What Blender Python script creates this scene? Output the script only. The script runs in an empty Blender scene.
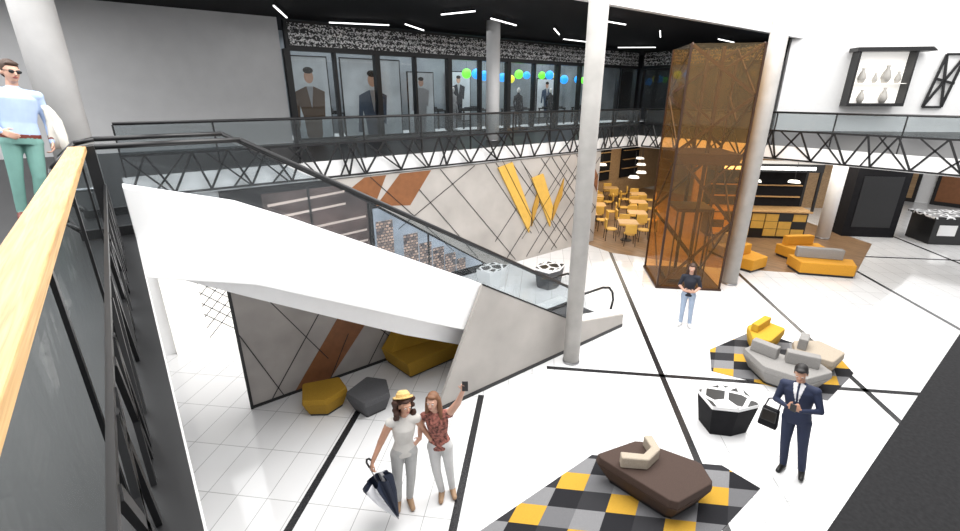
import bpy, bmesh, math, random
import numpy as np
from mathutils import Vector, Matrix
random.seed(7)
S=bpy.context.scene
COL=S.collection
S.view_settings.view_transform='Standard'
S.view_settings.exposure=.08
UZ=3.85   # upper floor level

# ------------------------------------------------------------------ materials
def newmat(n):
    m=bpy.data.materials.new(n); m.use_nodes=True
    nt=m.node_tree; b=nt.nodes['Principled BSDF']; return m,nt,b
def mat(n,col,rough=.5,metal=0,emit=0,var=.06,scale=8,spec=.5,bump=0):
    m,nt,b=newmat(n)
    b.inputs['Roughness'].default_value=rough; b.inputs['Metallic'].default_value=metal
    b.inputs['Specular IOR Level'].default_value=spec
    tc=nt.nodes.new('ShaderNodeTexCoord'); no=nt.nodes.new('ShaderNodeTexNoise'); no.inputs['Scale'].default_value=scale
    no.inputs['Detail'].default_value=4
    nt.links.new(tc.outputs['Object'],no.inputs['Vector'])
    cr=nt.nodes.new('ShaderNodeValToRGB')
    cr.color_ramp.elements[0].position=.3; cr.color_ramp.elements[1].position=.7
    cr.color_ramp.elements[0].color=tuple(max(0,c*(1-var)) for c in col)+(1,)
    cr.color_ramp.elements[1].color=tuple(min(1,c*(1+var)) for c in col)+(1,)
    nt.links.new(no.outputs['Fac'],cr.inputs['Fac']); nt.links.new(cr.outputs['Color'],b.inputs['Base Color'])
    if emit:
        nt.links.new(cr.outputs['Color'],b.inputs['Emission Color']); b.inputs['Emission Strength'].default_value=emit
    if bump:
        bu=nt.nodes.new('ShaderNodeBump'); bu.inputs['Strength'].default_value=bump; bu.inputs['Distance'].default_value=.02
        nt.links.new(no.outputs['Fac'],bu.inputs['Height']); nt.links.new(bu.outputs['Normal'],b.inputs['Normal'])
    return m
def glass(n,col,alpha=.02,rough=.03,refl=.5):
    # thin sheet glass: tinted transparency, a little body colour and a facing dependent reflection
    m=bpy.data.materials.new(n); m.use_nodes=True; nt=m.node_tree; nt.nodes.clear(); N=nt.nodes.new; L=nt.links.new
    o=N('ShaderNodeOutputMaterial'); t=N('ShaderNodeBsdfTransparent'); g=N('ShaderNodeBsdfGlossy')
    d=N('ShaderNodeBsdfDiffuse'); m1=N('ShaderNodeMixShader'); m2=N('ShaderNodeMixShader')
    lw=N('ShaderNodeLayerWeight'); lw.inputs['Blend'].default_value=.5
    pw=N('ShaderNodeMath'); pw.operation='POWER'; pw.inputs[1].default_value=4; L(lw.outputs['Facing'],pw.inputs[0])
    ma=N('ShaderNodeMath'); ma.operation='MULTIPLY_ADD'; ma.inputs[1].default_value=refl; ma.inputs[2].default_value=.02; L(pw.outputs[0],ma.inputs[0])
    t.inputs['Color'].default_value=col+(1,); d.inputs['Color'].default_value=col+(1,); g.inputs['Roughness'].default_value=rough
    m1.inputs['Fac'].default_value=alpha
    L(t.outputs[0],m1.inputs[1]); L(d.outputs[0],m1.inputs[2])
    L(ma.outputs[0],m2.inputs['Fac']); L(m1.outputs[0],m2.inputs[1]); L(g.outputs[0],m2.inputs[2])
    L(m2.outputs[0],o.inputs['Surface']); return m
def woodmat(n,c1,c2,rot=0,scale=3,rough=.4,sc=(8,.6,8)):
    m,nt,b=newmat(n); b.inputs['Roughness'].default_value=rough
    tc=nt.nodes.new('ShaderNodeTexCoord'); mp=nt.nodes.new('ShaderNodeMapping'); mp.inputs['Rotation'].default_value=(0,0,rot)
    mp.inputs['Scale'].default_value=sc
    no=nt.nodes.new('ShaderNodeTexNoise'); no.inputs['Scale'].default_value=scale; no.inputs['Detail'].default_value=8; no.inputs['Distortion'].default_value=1.2
    cr=nt.nodes.new('ShaderNodeValToRGB'); cr.color_ramp.elements[0].color=c1+(1,); cr.color_ramp.elements[1].color=c2+(1,)
    cr.color_ramp.elements[0].position=.35; cr.color_ramp.elements[1].position=.65
    nt.links.new(tc.outputs['Object'],mp.inputs['Vector']); nt.links.new(mp.outputs[0],no.inputs['Vector']); nt.links.new(no.outputs['Fac'],cr.inputs['Fac'])
    nt.links.new(cr.outputs['Color'],b.inputs['Base Color']); return m
def tilemat():
    m,nt,b=newmat('white_tile'); b.inputs['Roughness'].default_value=.08
    tc=nt.nodes.new('ShaderNodeTexCoord'); mp=nt.nodes.new('ShaderNodeMapping'); mp.inputs['Rotation'].default_value=(0,0,math.radians(-45))
    br=nt.nodes.new('ShaderNodeTexBrick'); br.offset=0; br.inputs['Scale'].default_value=1
    br.inputs['Brick Width'].default_value=.9; br.inputs['Row Height'].default_value=.45; br.inputs['Mortar Size'].default_value=.005
    br.inputs['Color1'].default_value=(.75,.75,.755,1); br.inputs['Color2'].default_value=(.71,.71,.715,1); br.inputs['Mortar'].default_value=(.34,.34,.34,1)
    nt.links.new(tc.outputs['Object'],mp.inputs['Vector']); nt.links.new(mp.outputs[0],br.inputs['Vector']); nt.links.new(br.outputs['Color'],b.inputs['Base Color'])
    return m
def rugmat():
    m,nt,b=newmat('patterned_rug'); b.inputs['Roughness'].default_value=.95; b.inputs['Specular IOR Level'].default_value=.1
    N=nt.nodes.new; L=nt.links.new
    tc=N('ShaderNodeTexCoord'); sp=N('ShaderNodeSeparateXYZ'); L(tc.outputs['Object'],sp.inputs[0])
    def mth(op,a,bv):
        x=N('ShaderNodeMath'); x.operation=op
        for i,v in enumerate((a,bv)):
            if isinstance(v,(int,float)): x.inputs[i].default_value=v
            elif v is not None: L(v,x.inputs[i])
        return x.outputs[0]
    a=mth('FLOOR',mth('DIVIDE',mth('ADD',sp.outputs['X'],sp.outputs['Y']),.46),0)
    bb=mth('FLOOR',mth('DIVIDE',mth('SUBTRACT',sp.outputs['Y'],mth('MULTIPLY',sp.outputs['X'],.45)),.40),0)
    v=mth('ADD',a,mth('MULTIPLY',bb,2)); md=mth('DIVIDE',mth('ADD',mth('FLOORED_MODULO',v,5),.5),5)
    cr=N('ShaderNodeValToRGB'); cr.color_ramp.interpolation='CONSTANT'; e=cr.color_ramp.elements
    e[0].color=(.21,.21,.22,1); e[1].position=.2; e[1].color=(.03,.03,.034,1)
    x=e.new(.4); x.color=(.72,.42,.06,1); x=e.new(.6); x.color=(.30,.30,.31,1); x=e.new(.8); x.color=(.05,.05,.055,1)
    L(md,cr.inputs['Fac'])
    no=N('ShaderNodeTexNoise'); no.inputs['Scale'].default_value=150; L(tc.outputs['Object'],no.inputs['Vector'])
    mx=N('ShaderNodeMixRGB'); mx.blend_type='MULTIPLY'; mx.inputs[0].default_value=.6; L(cr.outputs[0],mx.inputs[1]); L(no.outputs['Fac'],mx.inputs[2])
    L(mx.outputs[0],b.inputs['Base Color'])
    return m
def patternmat(n,kind):
    m,nt,b=newmat(n); N=nt.nodes.new; L=nt.links.new
    tc=N('ShaderNodeTexCoord'); mp=N('ShaderNodeMapping'); mp.inputs['Rotation'].default_value=(math.radians(90),0,0); L(tc.outputs['Object'],mp.inputs['Vector'])
    if kind=='scribble':
        w=N('ShaderNodeTexWave'); w.wave_type='BANDS'; w.bands_direction='Y'; w.inputs['Scale'].default_value=1.9; w.inputs['Distortion'].default_value=9; w.inputs['Detail'].default_value=3; w.inputs['Detail Scale'].default_value=7
        L(mp.outputs[0],w.inputs['Vector']); cr=N('ShaderNodeValToRGB'); cr.color_ramp.elements[0].position=.60; cr.color_ramp.elements[1].position=.8
        cr.color_ramp.elements[0].color=(.01,.01,.01,1); cr.color_ramp.elements[1].color=(.85,.85,.85,1); L(w.outputs['Fac'],cr.inputs['Fac'])
        L(cr.outputs[0],b.inputs['Base Color'])
    if kind=='city':
        br=N('ShaderNodeTexBrick'); br.offset=.5; br.inputs['Scale'].default_value=1; br.inputs['Brick Width'].default_value=.11; br.inputs['Row Height'].default_value=.08; br.inputs['Mortar Size'].default_value=.014
        br.inputs['Color1'].default_value=(.02,.03,.045,1); br.inputs['Color2'].default_value=(.62,.42,.32,1); br.inputs['Mortar'].default_value=(.10,.085,.09,1)
        L(mp.outputs[0],br.inputs['Vector']); L(br.outputs['Color'],b.inputs['Base Color']); L(br.outputs['Color'],b.inputs['Emission Color']); b.inputs['Emission Strength'].default_value=.45
    if kind=='cells':
        mp.inputs['Rotation'].default_value=(0,0,0)
        vo=N('ShaderNodeTexVoronoi'); vo.feature='DISTANCE_TO_EDGE'; vo.inputs['Scale'].default_value=3.6; L(mp.outputs[0],vo.inputs['Vector'])
        cr=N('ShaderNodeValToRGB'); cr.color_ramp.interpolation='CONSTANT'; cr.color_ramp.elements[0].color=(.85,.85,.85,1); cr.color_ramp.elements[1].position=.10; cr.color_ramp.elements[1].color=(.012,.012,.012,1)
        L(vo.outputs['Distance'],cr.inputs['Fac']); L(cr.outputs[0],b.inputs['Base Color'])
    b.inputs['Roughness'].default_value=.35
    return m
TILE=tilemat(); RUG=rugmat()
WHITE=mat('white_paint',(.86,.86,.86),.45,var=.015)
WHITEG=mat('white_gloss',(.90,.90,.90),.35,var=.01)
GREYW=mat('grey_wall',(.64,.64,.645),.7,var=.04,scale=2)
COLM=mat('column_plaster',(.44,.425,.405),.6,var=.10,scale=3)
COLL=mat('column_light_plaster',(.60,.59,.58),.6,var=.06,scale=3)
CONC=mat('concrete_panel',(.36,.335,.315),.6,var=.16,scale=1.3,bump=.1)
CONCL=mat('pale_concrete_panel',(.41,.385,.36),.6,var=.13,scale=1.1,bump=.08)
BROWN=mat('rust_brown_panel',(.22,.085,.03),.5,var=.1)
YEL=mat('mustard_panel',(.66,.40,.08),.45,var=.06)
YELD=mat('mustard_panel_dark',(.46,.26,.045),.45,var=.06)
YELF=mat('mustard_fabric',(.33,.185,.010),.85,var=.12,scale=60)
YELB=mat('bright_mustard_fabric',(.55,.32,.02),.85,var=.12,scale=60)
ORF=mat('orange_fabric',(.60,.28,.02),.85,var=.1,scale=60)
GRYF=mat('grey_fabric',(.075,.075,.08),.9,var=.15,scale=60)
LGRF=mat('light_grey_fabric',(.27,.26,.25),.9,var=.1,scale=60)
BEIF=mat('beige_fabric',(.40,.34,.27),.9,var=.1,scale=60)
BRNF=mat('dark_brown_fabric',(.055,.032,.024),.85,var=.12,scale=60)
BLACK=mat('black_metal',(.010,.010,.011),.35,var=.1)
BLKM=mat('black_matte',(.010,.010,.012),.8,var=.15,spec=.2)
DFLOOR=mat('dark_floor',(.014,.014,.015),.4,var=.15,scale=2,spec=.3)
NFLOOR=mat('charcoal_carpet',(.022,.022,.023),.95,var=.15,scale=60,spec=.05)
STRIPE=mat('dark_granite',(.018,.018,.02),.25,var=.3,scale=40)
STEEL=mat('brushed_steel',(.35,.35,.36),.3,.9,var=.08,scale=30)
DSTEEL=mat('dark_steel',(.06,.06,.065),.6,.2,var=.1,scale=30)
OAK=woodmat('oak_handrail',(.46,.26,.10),(.68,.44,.20),0,4,.5,(14,.5,14))
WOODF=woodmat('wood_floor',(.15,.088,.045),(.30,.185,.10),math.radians(45),2)
WOODW=woodmat('wood_wall',(.32,.20,.10),(.48,.32,.17),0,2)
GL=glass('clear_glass',(.94,.96,.96),.01,refl=.3)
GLN=glass('railing_clear_glass',(.93,.95,.95),.005,refl=.06)
GLD=glass('balustrade_glass',(.86,.88,.89),.008,refl=.10)
GLR=glass('grey_tinted_glass',(.70,.73,.74),.03,refl=.3)
AMB=glass('amber_glass',(.94,.66,.33),.045,.04,.30)
LAMP=mat('lamp_white',(1,1,1),.5,emit=2.5,var=0)
LITE=mat('lightbox_white',(.88,.86,.82),.5,emit=.55,var=.02)
SHOPW=mat('shop_wall',(.20,.23,.26),.6,emit=.10,var=.45,scale=.5)  # faint emission in the wall stands in for shop lighting
SCRIB=patternmat('lettering_band','scribble'); CITY=patternmat('skyline_print','city'); CELLS=patternmat('cell_pattern','cells')
GRN=mat('green_glow',(.15,.75,.05),.3,emit=1.4); BLU=mat('blue_glow',(.02,.30,.85),.3,emit=1.4); YLB=mat('yellow_glow',(.8,.75,.05),.3,emit=1.0)  # ball colours that glow by their own emission

# ------------------------------------------------------------------ mesh builder
class M:
    def __init__(s): s.v=[];s.f=[];s.m=[]
    def add(s,vs,fs,mi=0):
        o=len(s.v); s.v+= [tuple(p) for p in vs]; s.f+=[tuple(i+o for i in f) for f in fs]; s.m+=[mi]*len(fs); return s
    def box(s,x0,x1,y0,y1,z0,z1,mi=0):
        return s.add([(x0,y0,z0),(x1,y0,z0),(x1,y1,z0),(x0,y1,z0),(x0,y0,z1),(x1,y0,z1),(x1,y1,z1),(x0,y1,z1)],
          [(0,3,2,1),(4,5,6,7),(0,1,5,4),(1,2,6,5),(2,3,7,6),(3,0,4,7)],mi)
    def prism(s,poly,z0,z1,mi=0,mt=None,top=None):
        n=len(poly); tp=top or poly
        A=sum(poly[i][0]*poly[(i+1)%n][1]-poly[(i+1)%n][0]*poly[i][1] for i in range(n))
        if A<0: poly=poly[::-1]; tp=tp[::-1]
        vs=[(x,y,z0) for x,y in poly]+[(x,y,z1) for x,y in tp]
        s.add(vs,[tuple(range(n))[::-1]]+[(i,(i+1)%n,n+(i+1)%n,n+i) for i in range(n)],mi)
        o=len(s.v)-2*n; s.f.append(tuple(range(o+n,o+2*n))); s.m.append(mi if mt is None else mt); return s
    def xz(s,poly,y0,y1,mi=0):
        n=len(poly); A=sum(poly[i][0]*poly[(i+1)%n][1]-poly[(i+1)%n][0]*poly[i][1] for i in range(n))
        if A<0: poly=poly[::-1]
        vs=[(x,y0,z) for x,z in poly]+[(x,y1,z) for x,z in poly]
        return s.add(vs,[tuple(range(n)),tuple(range(n,2*n))[::-1]]+[(i,n+i,n+(i+1)%n,(i+1)%n) for i in range(n)],mi)
    def cyl(s,p0,p1,r0,r1=None,n=12,mi=0):
        r1=r0 if r1 is None else r1
        p0=Vector(p0);p1=Vector(p1);d=(p1-p0).normalized(); a=d.orthogonal().normalized(); b=d.cross(a)
        vs=[];
        for p,r in((p0,r0),(p1,r1)):
            for i in range(n):
                t=2*math.pi*i/n; vs.append(p+a*math.cos(t)*r+b*math.sin(t)*r)
        return s.add(vs,[tuple(range(n))[::-1],tuple(range(n,2*n))]+[(i,(i+1)%n,n+(i+1)%n,n+i) for i in range(n)],mi)
    def tube(s,path,r,n=8,mi=0):
        for a,b in zip(path,path[1:]): s.cyl(a,b,r,r,n,mi)
        for p in path[1:-1]: s.ell(p,(r,r,r),8,6,mi)
        return s
    def bar(s,p0,p1,w,t,nrm=(0,1,0),mi=0):
        p0=Vector(p0);p1=Vector(p1);d=(p1-p0).normalized();n=Vector(nrm).normalized();u=d.cross(n).normalized()
        vs=[p+u*w/2*a+n*t/2*b for p in(p0,p1) for a,b in((-1,-1),(1,-1),(1,1),(-1,1))]
        return s.add(vs,[(3,2,1,0),(4,5,6,7),(0,1,5,4),(1,2,6,5),(2,3,7,6),(3,0,4,7)],mi)
    def ell(s,c,r,n=16,k=10,mi=0,R=None):
        c=Vector(c);vs=[];fs=[]
        def P(x,y,z):
            v=Vector((x*r[0],y*r[1],z*r[2]))
            if R is not None: v=R@v
            return c+v
        vs.append(P(0,0,1))
        for j in range(1,k):
            ph=math.pi*j/k
            for i in range(n):
                t=2*math.pi*i/n; vs.append(P(math.sin(ph)*math.cos(t),math.sin(ph)*math.sin(t),math.cos(ph)))
        vs.append(P(0,0,-1)); b=len(vs)-1
        for i in range(n):
            fs.append((0,1+i,1+(i+1)%n)); fs.append((b,1+(k-2)*n+(i+1)%n,1+(k-2)*n+i))
            for j in range(k-2): fs.append((1+j*n+i,1+(j+1)*n+i,1+(j+1)*n+(i+1)%n,1+j*n+(i+1)%n))
        return s.add(vs,fs,mi)
    def loft(s,rings,n=20,mi=0):
        vs=[];fs=[]
        for cx,cy,z,rx,ry in rings:
            for i in range(n):
                t=2*math.pi*i/n; vs.append((cx+rx*math.cos(t),cy+ry*math.sin(t),z))
        for j in range(len(rings)-1):
            for i in range(n): fs.append((j*n+i,j*n+(i+1)%n,(j+1)*n+(i+1)%n,(j+1)*n+i))
        fs.append(tuple(range(n))[::-1]); fs.append(tuple(range((len(rings)-1)*n,len(rings)*n)))
        return s.add(vs,fs,mi)
    def mesh(s,name,mats,smooth=False):
        me=bpy.data.meshes.new(name); me.from_pydata(s.v,[],s.f); 
        for m in mats: me.materials.append(m)
        me.polygons.foreach_set('material_index',s.m)
        if smooth: me.polygons.foreach_set('use_smooth',[True]*len(s.f))
        me.update(); return me
    def obj(s,name,mats,parent=None,loc=(0,0,0),rot=0,smooth=False,bevel=0,seg=2,label=None,cat=None,group=None,kind=None):
        if not isinstance(mats,(list,tuple)): mats=[mats]
        o=bpy.data.objects.new(name,s.mesh(name,mats,smooth)); COL.objects.link(o)
        o.location=loc; o.rotation_euler=(0,0,rot)
        if parent: o.parent=parent
        if bevel:
            b=o.modifiers.new('b','BEVEL'); b.width=bevel; b.segments=seg; b.limit_method='ANGLE'
        tag(o,label,cat,group,kind); return o
def tag(o,label=None,cat=None,group=None,kind=None):
    if label: o['label']=label
    if cat: o['category']=cat
    if group: o['group']=group
    if kind: o['kind']=kind
def empty(name,loc,rot=0,label=None,cat=None,group=None):
    o=bpy.data.objects.new(name,None); COL.objects.link(o); o.location=loc; o.rotation_euler=(0,0,rot); o.empty_display_size=.2
    tag(o,label,cat,group); return o
def clone(o,loc,rot,label=None,parent=None):
    c=o.copy(); COL.objects.link(c)
    if parent is None: c.location=loc; c.rotation_euler=(0,0,rot)
    else: c.parent=parent
    if label: c['label']=label
    for ch in o.children: clone(ch,None,None,None,c)
    return c

# ------------------------------------------------------------------ room shell
M().box(-10,36,-12,20,-.2,0).obj('floor',TILE,kind='structure')
def slab(name,poly,fm=1,z0=3.42,top=None):
    m=M(); m.prism(poly,z0,UZ,fm,0); m.m[-(len(poly)+2)]=2
    return m.obj(name,[top or DFLOOR,WHITE,BLKM],kind='structure')
slab('floor',[(-8,-6),(-.04,-6),(-.04,17),(-8,17)])
slab('floor',[(-.04,11),(33,11),(33,17),(-.04,17)])
slab('floor',[(16.2,-8),(33,-8),(33,11),(16.2,11)])
slab('floor',[(-.04,-6),(16.2,-6),(16.2,.21),(-.04,.21)],2,3.42,NFLOOR)
M().box(33,33.2,-12,17,0,3.42).obj('wall_right',WHITE,kind='structure')
M().box(13.9,33,16.2,16.4,0,3.42).obj('wall_cafe',WOODW,kind='structure')
M().box(-8,13.9,11.05,11.3,0,3.42).obj('wall_far',WHITE,kind='structure')
M().box(13.7,13.9,11.3,16.2,0,3.42).obj('wall_side',CONC,kind='structure')
M().box(-8,4.6,16.0,16.2,UZ,7.5).obj('wall_upper_far',GREYW,kind='structure')
M().box(-8.2,-8,-6,16.2,UZ,7.5).obj('wall_upper_left',GREYW,kind='structure')
M().box(-8,25.5,19.0,19.2,UZ,7.5).obj('wall_shop_back',SHOPW,kind='structure')
M().box(25.5,25.7,9,19.2,UZ,7.5).obj('wall_shop_side',BLKM,kind='structure')
m=M(); m.prism([(23.1,8.9),(34.0,-2.0),(34.15,-1.85),(23.25,9.05)],UZ,11); m.obj('wall_upper_right',WHITE,kind='structure')
M().box(-8.2,27,8.8,19.3,7.5,7.7).obj('ceiling',BLKM,kind='structure')
M().box(-8.2,27,8.6,8.8,7.5,10.5).obj('wall_bulkhead',WHITE,kind='structure')
def stripe(w=None,t=None,a=-30,b=30,wd=.11):
    d=Vector((1,1,0))/2**.5; e=Vector((1,-1,0))/2**.5
    if w is not None: c=e*w; u,vv=d,e
    else: c=d*t; u,vv=e,d
    p=[c+u*a-vv*wd/2,c+u*b-vv*wd/2,c+u*b+vv*wd/2,c+u*a+vv*wd/2]
    M().prism([(q.x,q.y) for q in p],0,.003).obj('trim_1',STRIPE,kind='structure')
stripe(w=-3.05,a=-2,b=6.9); stripe(w=-.93,a=-2,b=7.25); stripe(w=2.6,a=1,b=16.5); stripe(w=6.35,a=1,b=15); stripe(w=10.2,a=10,b=22); stripe(w=14.1,a=8,b=24)
stripe(t=8.36,a=.3,b=9); stripe(t=16.9,a=7,b=20)
M().prism([(13.3,9.6),(14.7,6.6),(17.4,3.5),(22,4.2),(25,9),(25,16.2),(13.9,16.2)],.001,.006).obj('floor_cafe',WOODF,kind='structure')

# ------------------------------------------------------------------ columns
def column(x,y,r,z0,z1,label,mt=COLM):
    e=empty('column',(x,y,z0),0,label,'column')
    M().cyl((0,0,0),(0,0,z1-z0),r,r,40).obj('shaft',mt,e)
    M().cyl((0,0,0),(0,0,.05),r+.012,r+.012,40).obj('base_ring',STEEL,e)
    for ch in e.children: 
        for p in ch.data.polygons: p.use_smooth=len(p.vertices)==4
column(6.70,5.56,.165,0,10.5,'tall slim pale grey round column beside the escalator foot')
column(13.76,5.62,.21,0,10.5,'tall pale grey round column beside the amber lift tower')
column(21.43,5.65,.24,0,3.42,'pale grey round column beside the cafe counter',WHITE)
column(10.2,12.6,.22,UZ,7.5,'white round column on the upper gallery',WHITE)
column(-.55,10,.27,UZ,10.5,'thick pale grey round column on the upper gallery by the handrail',COLL)

# ------------------------------------------------------------------ railings
def railing(name,p0,p1,label,zz=(-.36,.40),th=.042):
    p0=Vector(p0);p1=Vector(p1);L=(p1-p0).length;rot=math.atan2(p1.y-p0.y,p1.x-p0.x)
    e=empty(name,(p0.x,p0.y,UZ),rot,label,'railing')
    M().cyl((0,0,.97),(L,0,.97),.03,.03,10).obj('handrail',BLACK,e,smooth=True)
    M().box(0,L,-.008,.008,.42,.94).obj('glass_panel',GLR,e)
    n=max(1,int(L/1.5))
    for i in range(n+1):
        x=L*i/n; M().box(x-.015,x+.015,-.02,.02,0.0,.95).obj('post',BLACK,e)
    m=M(); x=0; up=True; a,b=zz; random.seed(3)
    m.box(0,L,-.075,-.035,b-.025,b+.025); m.box(0,L,-.075,-.035,a-.03,a+.015)
    while x<L-.05:
        dx=random.choice([.22,.36,.55,.42]); x2=min(L,x+dx)
        m.bar((x,-.055,a if up else b),(x2,-.055,b if up else a),th,.03)
        if random.random()<.6: m.bar((x,-.055,b if up else a),(min(L,x+dx*1.8),-.055,a if up else b),th*.8,.03)
        x=x2; up=not up
    m.obj('lattice_infill',BLACK,e)
    return e
railing('railing',(.02,10.95,0),(16.1,10.95,0),'black handrail with glass and zigzag lattice along the far gallery')
railing('railing',(16.25,10.8,0),(16.25,-6,0),'black handrail with glass and zigzag lattice along the bridge edge',(-.38,.44),.05)
e=empty('railing',(-.2,-2.0,UZ),0,'oak handrail with glass and black lattice on the upper gallery edge','railing')
M().box(-.165,-.03,0,7.85,.95,1.0).obj('handrail',OAK,e,bevel=.006)
M().box(-.085,-.075,0,7.85,.15,.945).obj('glass_panel',GLN,e)
m=M(); m.box(.02,.04,0,7.85,.60,.63); m.box(.02,.16,0,7.85,-.45,-.38); m.box(.02,.05,0,7.85,-.2,-.17)
y=0;up=True; random.seed(12)
while y<7.8:
    d=random.choice([.22,.35,.5]); 
    m.bar((.035,y,-.4 if up else .6),(.035,min(7.85,y+d),.6 if up else -.4),.045,.02,(1,0,0))
    if random.random()<.7: m.bar((.035,y,.6 if up else -.4),(.035,min(7.85,y+d*2),-.4 if up else .6),.04,.02,(1,0,0))
    y+=d; up=not up
m.obj('lattice_infill',BLACK,e)
for yy in (.3,1.8,3.9,5.4,6.9):
    M().box(-.06,-.045,yy,yy+.04,-.0,.94).obj('post',BLACK,e)
M().box(-.06,.03,7.80,7.86,0,1.0).obj('post',BLACK,e)

# ------------------------------------------------------------------ escalator
E=empty('escalator',(0,5.95,0),0,'white clad escalator with clear glass balustrades and slim black handrails','escalator')
top=[(-.04,4.42),(1.0,4.10),(1.6,3.80),(4.57,2.18),(7.2,.62),(8.9,.32)]
bot=[(8.9,0),(6.9,0),(3.81,1.60),(1.02,3.07),(-.04,3.42)]
X0=.45  # start of the incline
def nos(X,o=0): return UZ+o if X<X0 else max(o,UZ-.5774*(X-X0)+o)
XE=X0+UZ/.5774
M().xz(top+bot,0,.30).obj('side_panel',WHITEG,E,bevel=.01,label='white near side panel')
M().xz([(-.04,3.95),(X0,3.95),(XE+.05,.08),(8.9,.08)]+[(8.9,0),(6.2,0),(3.2,1.55),(1.02,2.80),(-.04,3.42)],1.62,2.00).obj('side_panel',WHITEG,E,bevel=.01,label='white far side panel')
M().xz([(-.04,3.60),(X0-.05,3.60),(6.5,0.02),(8.9,.02),(8.9,0),(6.1,0),(3.2,1.5),(1.02,2.78),(-.04,3.42)],.30,1.62).obj('truss_body',WHITE,E)
M().box(-.04,X0,.30,1.62,3.70,3.85).obj('landing_plate',DSTEEL,E)
M().box(XE+.2,8.9,.30,1.60,.02,.05).obj('landing_plate',DSTEEL,E)
sm=M(); sm.box(0,.41,.44,1.48,-.22,0); sm.box(.38,.412,.44,1.48,-.004,.003,1)
sme=sm.mesh('step',[DSTEEL,STEEL])
for i in range(17):
    o=bpy.data.objects.new('step',sme); COL.objects.link(o); o.parent=E; X=X0+.4*i; z=UZ-.231*(i+1)
    o.location=(X,0,max(.04,z))
for yb in (.38,1.54):
    g=[(-.45,UZ-.02),(X0,UZ-.02),(XE,.02),(8.75,.02),(8.95,.35),(8.9,.75),(8.7,.9),(8.0,.9),(1.2,UZ+.88),(-.3,UZ+.88),(-.5,UZ+.7),(-.55,UZ+.3)]
    M().xz(g,yb-.004,yb+.004).obj('glass_balustrade',GLD,E)
    pts=[(-.45,UZ+.06),(-.58,UZ+.2),(-.62,UZ+.5),(-.56,UZ+.76),(-.4,UZ+.91),(-.2,UZ+.95),(1.2,UZ+.95),(7.9,.97),(8.6,.95),(8.85,.88),(9.0,.72),(9.06,.5),(9.0,.25),(8.85,.1)]
    M().tube([(a,yb,b) for a,b in pts],.030,10).obj('handrail',BLACK,E,smooth=True)
    M().xz([(-.5,UZ-.02),(X0,UZ-.02),(XE,.0),(8.9,0),(8.9,.10),(XE+.05,.10),(X0+.02,UZ+.10),(-.5,UZ+.10)],yb-.05,yb+.05).obj('skirt',BLACK,E)
P=empty('wall_panel',(0,5.93,0),0,'pale concrete cladding panel with slanted edge under the escalator','wall panel')
M().xz([(3.57,.08),(4.57,2.20),(7.2,.64),(8.88,.32),(8.88,.08)],-.06,0).obj('panel',CONCL,P)
M().xz([(3.53,0),(3.57,.08),(8.88,.08),(8.88,0)],-.07,0).obj('plinth',BLACK,P)
M().bar((4.57,-.05,2.20),(7.2,-.05,.64),.03,.03).obj('edge_trim',BLACK,P)
Wl=empty('wall_panel',(0,8.03,0),0,'concrete clad wall with rust brown diagonal inlay below the escalator','wall panel')
M().xz([(.95,.06),(.95,2.84),(1.02,2.82),(3.2,1.57),(6.1,.06)],-.05,.02).obj('panel',CONC,Wl)
M().xz([(1.72,.06),(2.40,.06),(3.55,1.37),(2.98,1.68)],-.056,-.05).obj('brown_inlay',BROWN,Wl)
M().xz([(.95,0),(6.2,0),(6.1,.06),(.95,.06)],-.06,.02).obj('plinth',BLACK,Wl)
m=M()
for a,b in [((.97,1.5),(1.5,.06)),((1.1,2.7),(2.4,.5)),((1.3,.06),(2.6,1.85)),((2.40,.06),(2.85,.9)),((2.8,1.7),(4.1,.06)),((3.2,.06),(3.9,1.1))]:
    m.bar((a[0],-.055,a[1]),(b[0],-.055,b[1]),.016,.008)
m.bar((.95,-.055,0),(.95,-.055,2.83),.05,.02)
m.obj('seam',BLACK,Wl)

# ------------------------------------------------------------------ feature wall under far gallery
Ww=empty('wall_panel',(0,11.0,0),0,'concrete clad wall with brown inlays and black diagonal seams','wall panel')
M().xz([(3.9,3.40),(13.95,3.40),(13.95,0.0),(9.0,0.0)],-.06,.04).obj('panel',CONCL,Ww)
for q in ([(4.75,3.38),(5.35,3.38),(5.0,2.7),(4.3,3.1)],[(5.75,3.38),(6.7,3.38),(6.0,2.5),(5.0,2.62)],[(12.9,3.38),(13.3,3.38),(13.9,2.5),(13.9,1.9)]):
    M().xz(q,-.068,-.06).obj('brown_inlay',BROWN,Ww)
m=M()
for a,b in [((7.0,3.38),(9.9,.1)),((8.2,3.38),(5.6,1.9)),((9.0,3.38),(11.9,.1)),((10.0,3.38),(12.9,.1)),((10.9,3.38),(13.9,.3)),((12.3,3.38),(9.4,.1)),((13.3,3.38),(10.4,.1)),((13.9,2.6),(11.6,.1)),((11.8,3.38),(13.9,1.3)),((4.9,3.38),(7.4,.9)),((12.6,3.38),(13.9,2.0)),((11.4,3.38),(13.4,1.2)),((13.9,3.2),(11.0,.1)),((13.0,3.38),(11.4,1.4)),((9.6,3.38),(12.4,.3)),((11.3,3.38),(9.0,.9)),((8.6,3.38),(10.6,.9)),((6.3,2.9),(8.3,.5)),((13.9,1.4),(12.8,.1))]:
    m.bar((a[0],-.07,a[1]),(b[0],-.07,b[1]),.017,.01)
m.obj('seam',BLACK,Ww)
Lg=empty('wall_sign',(0,10.93,0),0,'mustard gold letter W emblem of sharp shards on the concrete wall','sign')
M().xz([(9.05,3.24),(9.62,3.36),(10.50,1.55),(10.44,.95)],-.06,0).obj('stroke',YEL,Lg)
M().xz([(10.56,1.15),(10.58,1.75),(10.86,2.5),(10.84,1.9)],-.05,0).obj('stroke',YELD,Lg)
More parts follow.
